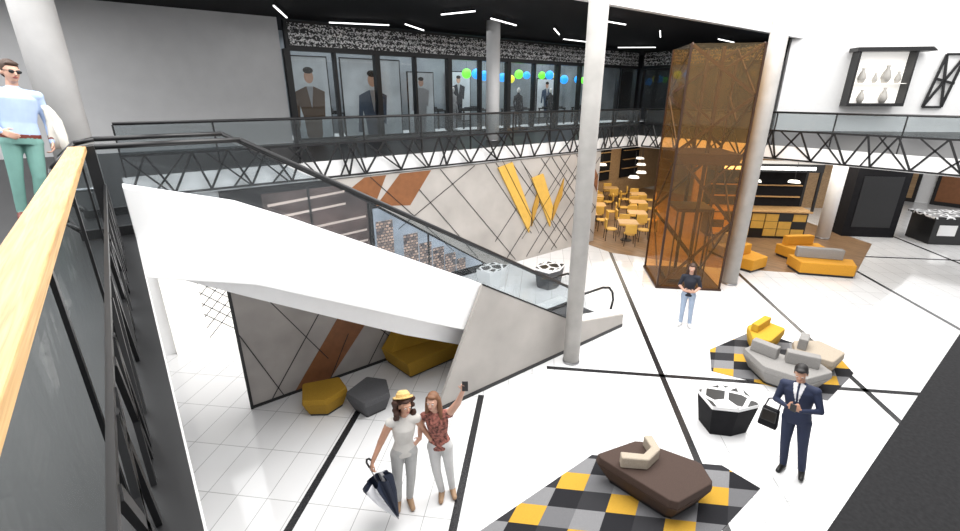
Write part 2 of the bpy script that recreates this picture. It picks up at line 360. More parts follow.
M().xz([(10.48,2.78),(10.98,2.88),(11.52,1.70),(11.44,1.0)],-.06,0).obj('stroke',YEL,Lg)
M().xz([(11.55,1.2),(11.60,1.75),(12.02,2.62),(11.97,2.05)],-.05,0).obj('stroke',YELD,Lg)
m=M()
for a,b in [((9.2,3.45),(10.9,.85)),((10.1,3.2),(11.7,.8)),((12.1,2.9),(10.1,.8))]: m.bar((a[0],-.066,a[1]),(b[0],-.066,b[1]),.016,.006)
m.obj('seam',BLACK,Lg)
Sw=empty('shop_window',(0,10.98,0),0,'glazed shop display with large city skyline print','shop window')
M().xz([(1.5,0),(9.0,0),(3.9,3.4),(1.5,3.4)],-.01,.05).obj('back_panel',BLKM,Sw)
M().xz([(4.9,.25),(8.5,.25),(8.4,.35),(5.05,2.55),(4.9,2.55)],-.04,-.012).obj('sky_print',mat('dusk_sky_print',(.34,.38,.44),.5,emit=.25,var=.3,scale=1),Sw)
m=M(); random.seed(2); x=4.95
while x<8.2:
    w_=random.uniform(.22,.5); hmax=2.45-(x+w_-5.05)*.657; hh=min(hmax,random.uniform(.9,2.4))
    if hh>.35: m.box(x,x+w_,-.045,-.04,.26,hh)
    x+=w_+.03
m.obj('skyline_print',CITY,Sw)
M().xz([(2.3,1.2),(4.75,1.2),(4.75,2.75),(3.95,3.25),(2.3,3.25)],-.04,-.012).obj('interior_print',mat('interior_print',(.09,.06,.055),.4,emit=.15,var=.6,scale=1.5),Sw)
m=M()
for i,z in enumerate((1.35,1.62,1.9,2.25,2.65,2.95)): m.xz([(2.4,z),(4.7 if z<2.6 else 4.2,z+.12),(4.7 if z<2.6 else 4.2,z+.17),(2.4,z+.06)],-.046,-.04)
m.obj('printed_light_line',mat('printed_light',(.62,.50,.44),.5,emit=.25),Sw)
m=M(); m.box(1.6,4.9,-.06,-.02,1.1,1.17); m.box(4.79,4.86,-.06,-.02,0,2.7); m.box(3.3,3.35,-.06,-.02,0,3.3); m.box(6.5,6.55,-.06,-.02,0,1.6); m.obj('frame',BLACK,Sw)
Pz=empty('light_panel',(-.0,10.97,0),0,'glowing white wall panel with fine black lattice screen','sign')
M().box(.1,1.35,-.03,0,0,2.6).obj('panel',LITE,Pz)
m=M()
for i in range(9):
    z=.2+.26*i; m.bar((.75,-.04,z),(1.35,-.04,min(2.6,z+.6)),.012,.01); m.bar((.75,-.04,min(2.6,z+.6)),(1.35,-.04,z),.012,.01)
m.obj('lattice',BLACK,Pz)

# ------------------------------------------------------------------ storefronts
def storefront(loc,rot,L,n,label):
    e=empty('storefront',loc,rot,label,'shop front')
    M().box(0,L,-.1,.1,2.75,3.6).obj('header',BLACK,e)
    M().box(.1,L-.1,-.13,-.1,2.90,3.52).obj('lettering_band',SCRIB,e)
    M().box(0,L,-.08,.08,0,.12).obj('sill',BLACK,e)
    for i in range(n+1):
        x=L*i/n; w=.09 if i%2==0 else .04
        M().box(x-w,x+w,-.12,.12,0,2.8).obj('mullion',BLACK,e)
    for i in range(n):
        M().box(L*i/n+.06,L*(i+1)/n-.06,-.01,.01,.12,2.75).obj('glass_panel',GL,e)
    return e
storefront((4.75,16.0,UZ),0,18.0,12,'black framed glazed shop front with white lettering band')
storefront((22.95,15.75,UZ),-math.pi/2,6.7,4,'black framed glazed corner shop front with lettering band')
D1=mat('dark_cloth',(.02,.022,.03),.8); D2=mat('pale_cloth',(.50,.50,.53),.8); PSK=mat('printed_skin',(.55,.33,.24),.6,emit=.15); PBL=mat('printed_blue',(.06,.09,.15),.7); PBR=mat('printed_brown',(.18,.11,.07),.7); PGR=mat('printed_backdrop',(.55,.59,.63),.6,emit=.2,var=.25,scale=1); PHR=mat('printed_hair',(.03,.02,.015),.6)  # printed skin and backdrop brightened by added emission
def mannequin(x,y,mt,label,g='shop mannequins'):
    e=empty('mannequin',(x,y,UZ),random.uniform(-.4,.4),label,'mannequin',g)
    m=M(); m.loft([(0,0,.80,.13,.1),(0,0,.95,.17,.12),(0,0,1.12,.13,.10),(0,0,1.35,.19,.12),(0,0,1.46,.16,.09),(0,0,1.52,.05,.05),(0,0,1.58,.05,.05)],16)
    for s_ in(-1,1):
        m.cyl((s_*.09,0,.9),(s_*.11,0,.5),.085,.06); m.cyl((s_*.11,0,.5),(s_*.12,.02,.06),.06,.04); m.ell((s_*.12,-.05,.05),(.045,.12,.05))
        m.cyl((s_*.2,0,1.43),(s_*.26,.02,1.13),.05,.04); m.cyl((s_*.26,.02,1.13),(s_*.25,-.06,.88),.04,.03); m.ell((s_*.25,-.07,.82),(.025,.04,.07))
    m.obj('body',mt,e,smooth=True)
    M().ell((0,-.01,1.68),(.075,.09,.115)).obj('head',WHITEG,e,smooth=True)
    M().cyl((0,0,0),(0,0,.02),.25,.25,24).obj('base',STEEL,e)
mannequin(11.6,17.0,D2,'dressed mannequin in pale clothing in the shop window')
mannequin(15.2,16.9,D1,'dressed mannequin in dark clothing in the shop window')
mannequin(17.6,17.2,D1,'dressed mannequin in dark clothing in the shop window')
mannequin(20.3,17.0,D2,'dressed mannequin in pale clothing in the shop window')
for i,(x,y,w,h,c,k) in enumerate([(5.5,16.5,1.35,2.65,PBR,1.35),(7.75,16.5,2.3,2.65,PBL,1.5),(10.0,16.9,1.2,2.3,D2,1.0),(13.2,18.9,1.4,2.2,D1,1.0),(19.0,18.9,1.5,2.0,PBL,1.0)]):
    e=empty('poster',(x,y,UZ+.02 if y<18 else UZ+.3),0,'large colour fashion print of a dressed man in the shop','poster','fashion prints')
    M().box(-w/2,w/2,-.04,0,0,h).obj('frame',BLKM,e)
    M().box(-w/2+.04,w/2-.04,-.05,-.04,.04,h-.04).obj('print_backing',PGR,e)
    hh=h*.985; zb=lambda f: max(.05,hh-(hh*(1-f))*k) if k>1 else h*f
    m=M(); m.loft([(0,-.055,max(.05,zb(.02)),.16*k,.008),(0,-.055,max(.08,zb(.30)),.20*k,.008),(0,-.055,zb(.45),.22*k,.008),(0,-.055,zb(.60),.30*k,.008),(0,-.055,zb(.70),.36*k,.008),(0,-.055,zb(.745),.1*k,.008)],16)
    m.xz([(-.36*k,zb(.7)),(-.25*k,zb(.7)),(-.34*k,zb(.38)),(-.44*k,zb(.38))],-.06,-.05); m.xz([(.36*k,zb(.7)),(.25*k,zb(.7)),(.12*k,zb(.5)),(.30*k,zb(.44))],-.062,-.05)
    m.obj('printed_clothing',c,e); M().xz([(-.08*k,zb(.745)),(.08*k,zb(.745)),(0,zb(.55))],-.068,-.063).obj('printed_shirt',D2,e)
    M().ell((0,-.057,zb(.83)),(.115*k,.008,.15*k)).obj('printed_face',PSK,e,smooth=True); M().ell((0,-.062,zb(.885)),(.125*k,.008,.075*k)).obj('printed_hair',PHR,e,smooth=True)
random.seed(5)
for i in range(18):
    x=12.9+.52*i+random.uniform(-.04,.04); z=6.15+random.uniform(-.12,.12)
    if i in (8,13): continue
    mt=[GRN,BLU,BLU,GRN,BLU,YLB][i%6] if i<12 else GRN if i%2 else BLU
    e=empty('hanging_ball',(x,17.8,z),0,{'green_glow':'glowing green hanging ball in the shop','blue_glow':'glowing blue hanging ball in the shop','yellow_glow':'glowing yellow hanging ball in the shop'}[mt.name],'ball','hanging display balls')
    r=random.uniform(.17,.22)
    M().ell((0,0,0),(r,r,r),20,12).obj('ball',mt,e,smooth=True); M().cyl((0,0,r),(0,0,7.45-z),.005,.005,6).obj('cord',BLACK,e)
def rack(x,y,z,rot=0):
    e=empty('display_table',(x,y,z),rot,'dark display table stacked with folded clothing','table','shop display tables')
    m=M(); m.box(-.7,.7,-.35,.35,.78,.84); 
    for a in(-.65,.65):
        for b in(-.3,.3): m.box(a-.03,a+.03,b-.03,b+.03,0,.78)
    m.obj('table_frame',BLACK,e)
    m=M()
    for i in range(4): m.box(-.62+.32*i,-.36+.32*i,-.2,.15,.84,.9+.04*(i%3))
    m.obj('folded_clothing',GRYF,e)
for x in (6.6,8.8,11.3,13.6,16.4,19.0,21.6): rack(x,18.4,UZ)

def strip(a,b):
    c=((a[0]+b[0])/2,(a[1]+b[1])/2); L=math.dist(a,b); rot=math.atan2(b[1]-a[1],b[0]-a[0])
    e=empty('linear_light',(c[0],c[1],7.36),rot,'slim white linear ceiling light under the black ceiling','lamp','linear ceiling lights')
    M().box(-L/2,L/2,-.016,.016,0,.03).obj('diffuser',LAMP,e); M().box(-L/2,L/2,-.022,.022,.03,.07).obj('housing',BLKM,e)
    for s_ in(-1,1): M().cyl((s_*L*.4,0,.07),(s_*L*.4,0,.14),.008,.008,6).obj('hanger',BLACK,e)
for a,b in [((3.8,13.3),(4.6,15.0)),((5.9,15.2),(7.6,14.6)),((7.9,14.1),(9.1,15.0)),((7.8,11.9),(8.2,10.9)),((9.3,11.6),(10.8,12.2)),((12.3,12.0),(13.6,13.0)),((14.8,13.9),(16.4,14.0)),((11.8,9.9),(13.4,10.0)),((15.6,10.2),(17.2,11.2)),((19.3,14.7),(20.6,13.6)),((19.6,10.2),(21.3,10.4)),((1.0,14.2),(2.2,13.1))]:
    strip(a,b)

# ------------------------------------------------------------------ showcase on white wall
dB=math.atan2(-1,1)
e=empty('display_case',(25.55,6.35,5.0),dB,'black framed illuminated showcase on the white wall','display case')
m=M(); m.box(-1.15,1.0,-.5,-.02,-.12,0); m.box(-1.15,-1.07,-.5,-.02,0,1.95); m.box(.94,1.0,-.5,-.02,0,1.95); m.obj('frame',BLACK,e)
m=M(); m.prism([(-1.3,-.6),(1.6,-.6),(1.6,-.02),(-1.3,-.02)],1.95,2.10,0,None,[(-1.3,-.6),(1.4,-.6),(1.4,-.02),(-1.3,-.02)]); m.obj('canopy',BLACK,e)
M().box(-1.05,.93,-.06,-.03,0,1.95).obj('light_panel',LITE,e)
M().box(-1.06,.93,-.40,-.06,.75,.77).obj('shelf',LITE,e)
VS=mat('grey_ceramic',(.45,.43,.40),.4)
for (x,z,s_) in [(-.7,.775,2.2),(-.2,.775,1.5),(.2,.775,2.6),(.65,.775,1.7),(-.55,.005,2.0),(.3,.005,2.3)]:
    o=empty('vase',(25.55+x*.7071-.25*.7071,6.35-x*.7071-.25*.7071,5.0+z),dB,'small grey ceramic vase standing in the showcase','vase','showcase vases')
    o.scale=(s_,s_,s_)
    M().loft([(0,0,0,.04,.04),(0,0,.08,.07,.07),(0,0,.16,.05,.05),(0,0,.22,.02,.02),(0,0,.26,.03,.03)],14).obj('vessel',VS,o,smooth=True)
e=empty('wall_art',(27.35,4.57,4.85),dB,'black geometric framed wall art on the white wall','picture')
m=M(); 
for p,q in [((-.5,0),(-.2,2.0)),((-.2,2.0),(.5,2.0)),((.5,2.0),(.2,0)),((.2,0),(-.5,0)),((-.5,0),(.5,2.0)),((-.35,1.1),(.4,.9)),((-.2,2.0),(.2,0))]: m.bar((p[0],-.05,p[1]),(q[0],-.05,q[1]),.09,.05)
m.obj('frame',BLACK,e)

# ------------------------------------------------------------------ lift tower
T=empty('lift_tower',(12.95,6.75,0),math.radians(45),'see-through amber glass lift tower with dark brown diagonal lattice','lift')
h=.86;HT=6.5; LATM=mat('bronze_frame',(.045,.020,.010),.4,.3)
faces=[((-h,-h),(h,-h)),((h,-h),(h,h)),((h,h),(-h,h)),((-h,h),(-h,-h))]
for fi,(a,b) in enumerate(faces):
    d=Vector((b[0]-a[0],b[1]-a[1],0)); nx=Vector((d.y,-d.x,0)).normalized()
    P=lambda t,z,o=0: Vector((a[0],a[1],0))+d*t+nx*o+Vector((0,0,z))
    m=M(); q=[P(0,0),P(1,0),P(1,HT),P(0,HT)]; m.add(q,[(0,1,2,3)]); m.obj('glass_panel',AMB,T)
    m=M(); zs=[0,2.0,3.9,5.3,HT]
    for i in range(4):
        z0,z1=zs[i],zs[i+1]; s0,s1=(0,1) if (i+fi)%2 else (1,0)
        m.bar(P(s0,z0,-.03),P(s1,z1,-.03),.075,.03,nx)
        if fi in (0,3) : m.bar(P(.5,(z0+z1)/2,-.03),P(s0,z1,-.03),.05,.03,nx)
    m.obj('lattice',LATM,T)
for x,y in[(-h,-h),(h,-h),(h,h),(-h,h)]: M().box(x-.025,x+.025,y-.025,y+.025,0,HT).obj('corner_post',LATM,T)
M().box(-h+.06,h-.06,-h+.06,h-.06,UZ-.3,UZ).obj('landing_floor',LATM,T)
m=M()
for x in (-.6,.6): m.box(x-.04,x+.04,-.04,.04,.1,HT-.05)
m.obj('guide_rail',LATM,T)
m=M(); m.box(-.5,.5,-.5,.5,.1,.16); m.box(-.5,.5,-.5,.5,2.2,2.3)
for x in(-.48,.48):
    for y in(-.48,.48): m.box(x-.02,x+.02,y-.02,y+.02,.16,2.2)
m.obj('cabin',LATM,T)
M().box(-h-.05,h+.05,-h-.05,h+.05,0,.06).obj('plinth',LATM,T)

# ------------------------------------------------------------------ furniture
def smoothpoly(pts,it=3,first=.25):
    for k in range(it):
        c=first if k==0 else .25; q=[]
        for i in range(len(pts)):
            a=pts[i];b=pts[(i+1)%len(pts)]
            q+=[(a[0]*(1-c)+b[0]*c,a[1]*(1-c)+b[1]*c),(a[0]*c+b[0]*(1-c),a[1]*c+b[1]*(1-c))]
        pts=q
    return pts
def scalep(pts,k):
    cx=sum(p[0] for p in pts)/len(pts);cy=sum(p[1] for p in pts)/len(pts)
    return [(cx+(x-cx)*k,cy+(y-cy)*k) for x,y in pts]
M().prism([(2.3,3.5),(4.9,3.5),(6.3,2.15),(6.3,1.6),(4.25,1.6)],.0,.012).obj('rug',RUG,label='geometric rug in grey, black and mustard under brown sofa',cat='rug')
M().prism([(8.7,3.55),(9.5,4.0),(11.25,3.80),(11.35,2.1),(10.9,1.75),(9.45,1.75)],.0,.012).obj('rug',RUG,label='geometric rug in grey, black and mustard under grey sofa',cat='rug')
def islandsofa(pts,loc,seatm,label,hh=.40,first=.12,taper=.80,it=1,bv=.02):
    e=empty('sofa',loc,0,label,'sofa'); p=smoothpoly(pts,it,first)
    M().prism(scalep(p,taper-.03),0,.05).obj('plinth',BLACK,e)
    M().prism(scalep(p,taper),.05,hh-.12,0,None,p).obj('base',seatm,e,bevel=.008,seg=2)
    M().prism(p,hh-.12,hh,0,None,scalep(p,.97)).obj('seat',seatm,e,bevel=bv,seg=3)
    return e
def bolster(path,w,z0,z1,mt,par,label=None):
    m=M(); L=[];R=[]
    P=[Vector((x,y,0)) for x,y in path]
    for i,p in enumerate(P):
        d=(P[min(i+1,len(P)-1)]-P[max(i-1,0)]).normalized(); n=Vector((-d.y,d.x,0)); L.append(p+n*w/2); R.append(p-n*w/2)
    m.prism([(q.x,q.y) for q in L]+[(q.x,q.y) for q in R[::-1]],z0,z1); return m.obj('backrest',mt,par,bevel=.02,seg=3,label=label)
s=islandsofa([(-.52,.72),(.26,.52),(.58,-.32),(.36,-.62),(-.38,-.50)],(5.05,2.50,.012),BRNF,'dark brown faceted triangular island sofa with beige backrest',.42,.07,.80,1,.015)
bolster([(-.38,.36),(-.14,.12),(.12,.14),(.26,.36)],.13,.42,.60,BEIF,s,'beige angular backrest')
s=islandsofa([(-.66,.05),(-.25,.62),(.20,.55),(.12,.02),(.40,-.50),(.18,-.85),(-.52,-.62)],(9.60,2.68,.012),LGRF,'light grey faceted island sofa with low backrest on rug',.42,.05)
bolster([(-.14,.50),(-.14,.02)],.18,.42,.66,LGRF,s); bolster([(-.10,-.10),(.12,-.60)],.18,.42,.66,LGRF,s)
s=islandsofa([(-.42,.25),(.05,.45),(.48,.10),(.33,-.42),(-.30,-.40)],(10.48,2.36,.012),BEIF,'beige grey faceted sofa block beside the grey sofa',.42,.05)
bolster([(-.28,.18),(.08,.26)],.16,.42,.66,LGRF,s)
s=islandsofa([(-.62,.0),(-.1,.35),(.5,.25),(.45,-.25),(-.45,-.3)],(10.55,3.36,.012),YELB,'mustard yellow faceted sofa block at the rug corner',.42,.05)
bolster([(-.3,.12),(.35,.12)],.15,.42,.60,YELB,s)
def pouf(loc,pts,mt,label,rot):
    e=empty('pouf',loc,rot,label,'pouf'); p=smoothpoly(pts,1,.05)
    M().prism(scalep(p,.72),0,.04).obj('plinth',BLACK,e); M().prism(scalep(p,.76),.04,.28,0,None,p).obj('base',mt,e,bevel=.008); M().prism(p,.28,.38,0,None,scalep(p,.96)).obj('seat',mt,e,bevel=.012,seg=3)
pouf((2.0,7.28,0),[(-.42,-.12),(-.1,-.40),(.36,-.30),(.42,.12),(-.20,.38)],YELF,'mustard faceted pouf beside the clad wall',.1)
pouf((2.68,6.72,0),[(-.38,-.2),(.1,-.38),(.40,-.05),(.28,.34),(-.3,.32)],GRYF,'dark grey faceted pouf beside the clad wall',.4)
e=empty('bench',(4.45,7.45,0),0,'mustard upholstered bench sofa under the escalator','bench')
M().prism([(-.85,.45),(1.0,.45),(1.0,-.25),(-.75,-.35)],0,.05).obj('plinth',BLACK,e)
M().prism([(-.88,.45),(1.0,.45),(1.0,-.3),(-.78,-.4)],.05,.40,0,None,[(-.98,.45),(1.0,.45),(1.0,-.35),(-.85,-.45)]).obj('seat',YELF,e,bevel=.02,seg=3)
M().prism([(-.96,.45),(.85,.45),(.85,.0),(-.9,.12)],.40,.86,0,None,[(-.60,.45),(-.10,.45),(-.10,.34),(-.55,.34)]).obj('backrest',YELF,e,bevel=.02,seg=3)
def bin_(loc,rot,label,body,k=1.0,sc=.80):
    e=empty('litter_bin',loc,rot,label,'litter bin'); p=[(-.42*k,-.22*k),(-.02*k,-.36*k),(.40*k,-.30*k),(.42*k,.14*k),(.10*k,.34*k),(-.38*k,.26*k)]
    q=scalep(p,sc)
    M().prism(q,0,.56*k,0,None,p).obj('body',body,e,bevel=.006)
    M().prism(p,.56*k,.62*k).obj('rim',WHITEG,e)
    M().prism(scalep(p,.98),.62*k,.625*k).obj('patterned_lid',CELLS,e)
bin_((7.2,2.62,0),-.5,'black faceted litter bin with white patterned top',BLKM,.95)
bin_((7.9,9.75,0),.3,'white faceted litter bin with black patterned top',WHITEG)
bin_((9.3,8.8,0),.3,'dark grey faceted litter bin near the escalator foot',GRYF)
e=empty('market_stall',(24.7,2.7,0),dB,'black sales stall with white patterned countertop','stall')
M().box(-.9,.9,-.6,.6,0,1.0).obj('body',BLACK,e,bevel=.02); M().box(-1,1,-.7,.7,1.0,1.08).obj('countertop',CELLS,e,bevel=.01)
M().box(-.7,-.1,-.62,-.6,.35,.75).obj('front_label',WHITE,e)
e=empty('kiosk',(23.3,4.9,0),dB,'black boxed kiosk volume standing below the gallery','kiosk')
M().box(-.95,.95,-.4,.6,0,3.40).obj('body',BLKM,e); M().box(-.7,.7,-.42,-.4,.4,2.4).obj('door',BLACK,e)
def orsofa(loc,rot,label,L=1.5,mt=ORF,back=LGRF):
    e=empty('sofa',loc,rot,label,'sofa')
    M().prism([(-L/2,-.35),(L/2,-.3),(L/2+.1,.3),(-L/2-.1,.35)],0,.07).obj('plinth',BLACK,e)
    M().prism([(-L/2,-.4),(L/2,-.35),(L/2+.15,.35),(-L/2-.15,.4)],.07,.42).obj('seat',mt,e,bevel=.03,seg=3)
    M().box(-L/2,L/2-.2,.12,.34,.42,.75).obj('backrest',back,e,bevel=.03,seg=3)
orsofa((16.95,4.25,.006),dB-.15,'orange upholstered sofa with grey backrest beside the cafe')
orsofa((18.1,5.2,.006),dB+.2,'orange upholstered sofa with orange backrest beside the cafe',1.2,ORF,ORF)
orsofa((15.6,5.9,.006),dB+.6,'small orange upholstered seat beside the lift tower',.8,ORF,ORF)
orsofa((16.4,6.9,.006),dB+.2,'small grey upholstered seat beside the lift tower',.9,LGRF,LGRF)
def chair(loc,rot,label='mustard cafe chair with black legs'):
    e=empty('cafe_chair',loc,rot,label,'chair','cafe chairs')
    M().prism(smoothpoly([(-.22,-.22),(.22,-.22),(.2,.22),(-.2,.22)],1),.43,.47).obj('seat',YEL,e,bevel=.01)
    M().prism(smoothpoly([(-.22,.17),(.22,.17),(.2,.24),(-.2,.24)],1),.5,.84).obj('backrest',YEL,e,bevel=.01)
    for a in(-.17,.17):
        for b in(-.17,.19): M().cyl((a*1.2,b*1.1,0),(a,b,.5 if b>0 else .43),.013,.015,8).obj('leg',BLACK,e)
    return e
def table(loc,rot):
    e=empty('cafe_table',loc,rot,'small square cafe table with pale top and black pedestal','table','cafe tables')
    M().box(-.36,.36,-.36,.36,.72,.75).obj('tabletop',OAK,e,bevel=.005); M().cyl((0,0,.03),(0,0,.72),.03,.03,12).obj('pedestal',BLACK,e); M().cyl((0,0,0),(0,0,.03),.22,.2,20).obj('base',BLACK,e)
    return e
c0=None;t0=None
for (x,y) in [(15.0,10.2),(14.9,12.1),(16.6,10.9),(16.5,12.9),(18.4,12.1),(18.0,14.2),(20.0,13.2),(20.2,15.0),(15.6,14.6)]:
    if t0 is None: t0=table((x,y,.006),.78)
    else: clone(t0,(x,y,.006),.78)
    for k in range(4):
        a=.78+k*math.pi/2+random.uniform(-.1,.1); L=(x+.62*math.sin(-a)*1.0,y+.62*math.cos(a),.006)
        if c0 is None: c0=chair(L,a)
        else: clone(c0,L,a)
for i,(x,w) in enumerate([(15.4,1.6),(18.0,1.6),(20.6,1.6),(23.2,1.6)]):
    e=empty('dark_bay',(x,16.17,0),0,'flat black panel with shelf boards imitating a dark recess in the cafe wall','shelf','cafe dark panels')
    M().box(-w/2,w/2,-.08,0,.9,3.1).obj('back_panel',BLKM,e)  # flat black panel added to darken the wall like an opening
    m=M()
    for z in (1.4,1.9,2.4): m.box(-w/2+.08,w/2-.08,-.22,-.08,z,z+.03)
    m.obj('shelf_board',OAK,e)
e=empty('bar_counter',(19.6,7.6,.006),dB,'black cafe bar counter with mustard front tiles and canopy','counter')
M().box(-1.8,1.8,-.4,.4,0,1.05).obj('body',BLACK,e); M().box(-1.9,1.9,-.5,.5,1.05,1.12).obj('countertop',OAK,e,bevel=.01)
m=M()
for i in range(7):
    for j in range(3):
        if (i+j)%2==0 or random.random()<.3: m.box(-1.72+.5*i,-1.26+.5*i,-.43,-.4,.10+.3*j,.38+.3*j)
m.obj('front_tiles',YEL,e)
m=M(); m.box(-1.9,1.9,-.5,.5,2.6,2.9)
for x in(-1.85,1.85):
    for y in(-.45,.45): m.box(x-.04,x+.04,y-.04,y+.04,1.12,2.6)
m.obj('canopy_frame',BLACK,e); M().box(-1.6,1.6,-.52,-.5,2.68,2.8).obj('light_strip',LAMP,e)
M().box(-1.8,1.8,.40,.45,1.12,2.6).obj('back_panel',BLKM,e)
m=M()
for z in(1.5,1.95): m.box(-1.7,1.7,.28,.40,z,z+.04)
m.obj('shelf',OAK,e)
m=M(); m.prism([(23.0,12.0),(28.2,6.8),(28.35,6.95),(23.15,12.15)],0,3.42); m.obj('wall_wood',WOODW,kind='structure')
for i,(x,y) in enumerate([(18.0,7.4),(18.9,6.5),(16.5,11.0),(18.4,12.3),(15.3,10.5),(17.0,13.3),(20.2,13.6)]):
    e=empty('pendant_lamp',(x-.4,y-.4,2.45),0,'white ring pendant lamp above the cafe','lamp','cafe pendant lamps')
    M().cyl((0,0,0),(0,0,.07),.2,.16,24).obj('lamp_shade',LITE,e); M().cyl((0,0,.07),(0,0,.97),.008,.008,6).obj('cord',BLACK,e)
for i,(y,w,mt) in enumerate([(6.2,2.2,WOODW),(3.6,1.8,BROWN),(1.2,2.2,LITE),(-1.4,2.0,WOODW)]):
    e=empty('shop_window',(32.98,y,0),0,'black framed shop window in the white wall below gallery','shop window','ground floor shop windows')
    M().box(-.12,0,-w/2,w/2,0,3.1).obj('frame',BLACK,e); M().box(-.15,-.12,-w/2+.15,w/2-.15,.2,2.8).obj('display',mt,e)

# ------------------------------------------------------------------ people
def rotm(yaw=0,pitch=0,roll=0):
    return Matrix.Rotation(yaw,3,'Z')@Matrix.Rotation(pitch,3,'X')@Matrix.Rotation(roll,3,'Y')
class Body:
    def __init__(s): s.m=M(); s.pr=[]
    def cap(s,p0,p1,r0,r1,mt):
        s.m.cyl(p0,p1,r0,r1,16); s.m.ell(p0,(r0,)*3,14,10); s.m.ell(p1,(r1,)*3,14,10)
        s.pr.append(('c',np.array(p0,float),np.array(p1,float),r0,r1,mt))
    def ell(s,c,r,mt,R=None):
        s.m.ell(c,r,18,12,0,R); Ri=np.array(R.transposed()) if R is not None else np.eye(3)
        s.pr.append(('e',np.array(c,float),np.array(r,float),Ri,0,mt))
    def torso(s,rings,mt):
        s.m.loft(rings,24)
        for a,b in zip(rings,rings[1:]):
            c=np.array([(a[0]+b[0])/2,(a[1]+b[1])/2,(a[2]+b[2])/2]); s.pr.append(('e',c,np.array([(a[3]+b[3])/2,(a[4]+b[4])/2,max(.05,(b[2]-a[2])*.9)]),np.eye(3),0,mt))
    def hand(s,wr,d,thumb,n,curl,mt):
        wr=Vector(wr);d=Vector(d).normalized();n=Vector(n);n=(n-d*n.dot(d)).normalized();t=Vector(thumb);t=(t-d*t.dot(d)-n*t.dot(n)).normalized()
        for k in(-1,-.33,.33,1): s.cap(wr+t*.012*k,wr+d*.085+t*.028*k,.015,.013,mt)
        for i,L in enumerate((.072,.08,.074,.058)):
            k=1-i*.667; p=wr+d*.085+t*.028*k; dd=d
            for j,f in enumerate((.42,.33,.25)):
                dd=(d*math.cos(curl*(j+1)*.55)+n*math.sin(curl*(j+1)*.55)+t*(.06*k)).normalized(); q=p+dd*L*f*1.1
                s.cap(p,q,.0092-.0007*j,.0088-.0007*j,mt); p=q
        p=wr+d*.025+t*.025; q=p+(d*.6+t*.7+n*.25).normalized()*.045; s.cap(p,q,.013,.011,mt); s.cap(q,q+(d*.9+t*.2+n*.4*curl).normalized()*.033,.010,.009,mt)
    def build(s,name,mats,parent,extra=None,vox=.0085):
        me=s.m.mesh('tmp',[]); o=bpy.data.objects.new('tmp',me); COL.objects.link(o)
        md=o.modifiers.new('r','REMESH'); md.mode='VOXEL'; md.voxel_size=vox
        sm=o.modifiers.new('s','SMOOTH'); sm.iterations=3; sm.factor=.5
        dg=bpy.context.evaluated_depsgraph_get(); nm=bpy.data.meshes.new_from_object(o.evaluated_get(dg)); bpy.data.objects.remove(o)
        nm.name=name
        n=len(nm.polygons); C=np.empty(n*3); nm.polygons.foreach_get('center',C); C=C.reshape(-1,3)
        best=np.full(n,1e9); idx=np.zeros(n,int)
        for k,a,b,r0,r1,mt in s.pr:
            if k=='c':
                ab=b-a; t=np.clip(((C-a)@ab)/(ab@ab+1e-9),0,1); dist=np.linalg.norm(C-(a+t[:,None]*ab),axis=1)-(r0+(r1-r0)*t)
            else:
                q=(C-a)@r0.T/b; dist=(np.linalg.norm(q,axis=1)-1)*b.min()
            u=dist<best; best[u]=dist[u]; idx[u]=mt
        if extra: idx=extra(C,idx)
        nm.materials.clear()
        for m_ in mats: nm.materials.append(m_)
        nm.polygons.foreach_set('material_index',idx.astype(np.int32)); nm.polygons.foreach_set('use_smooth',[True]*n); nm.update()
        ob=bpy.data.objects.new(name,nm); COL.objects.link(ob); ob.parent=parent; return ob
def cmat(n,c,r=.8,**k): return mat(n,c,r,**k)
SKIN=cmat('skin',(.50,.27,.18),.5); SKIN2=cmat('skin_light',(.58,.34,.25),.5); LIP=cmat('lips',(.40,.12,.10),.5); EYW=cmat('eye_white',(.8,.8,.8),.3); EYD=cmat('eye_iris',(.03,.02,.015),.2)
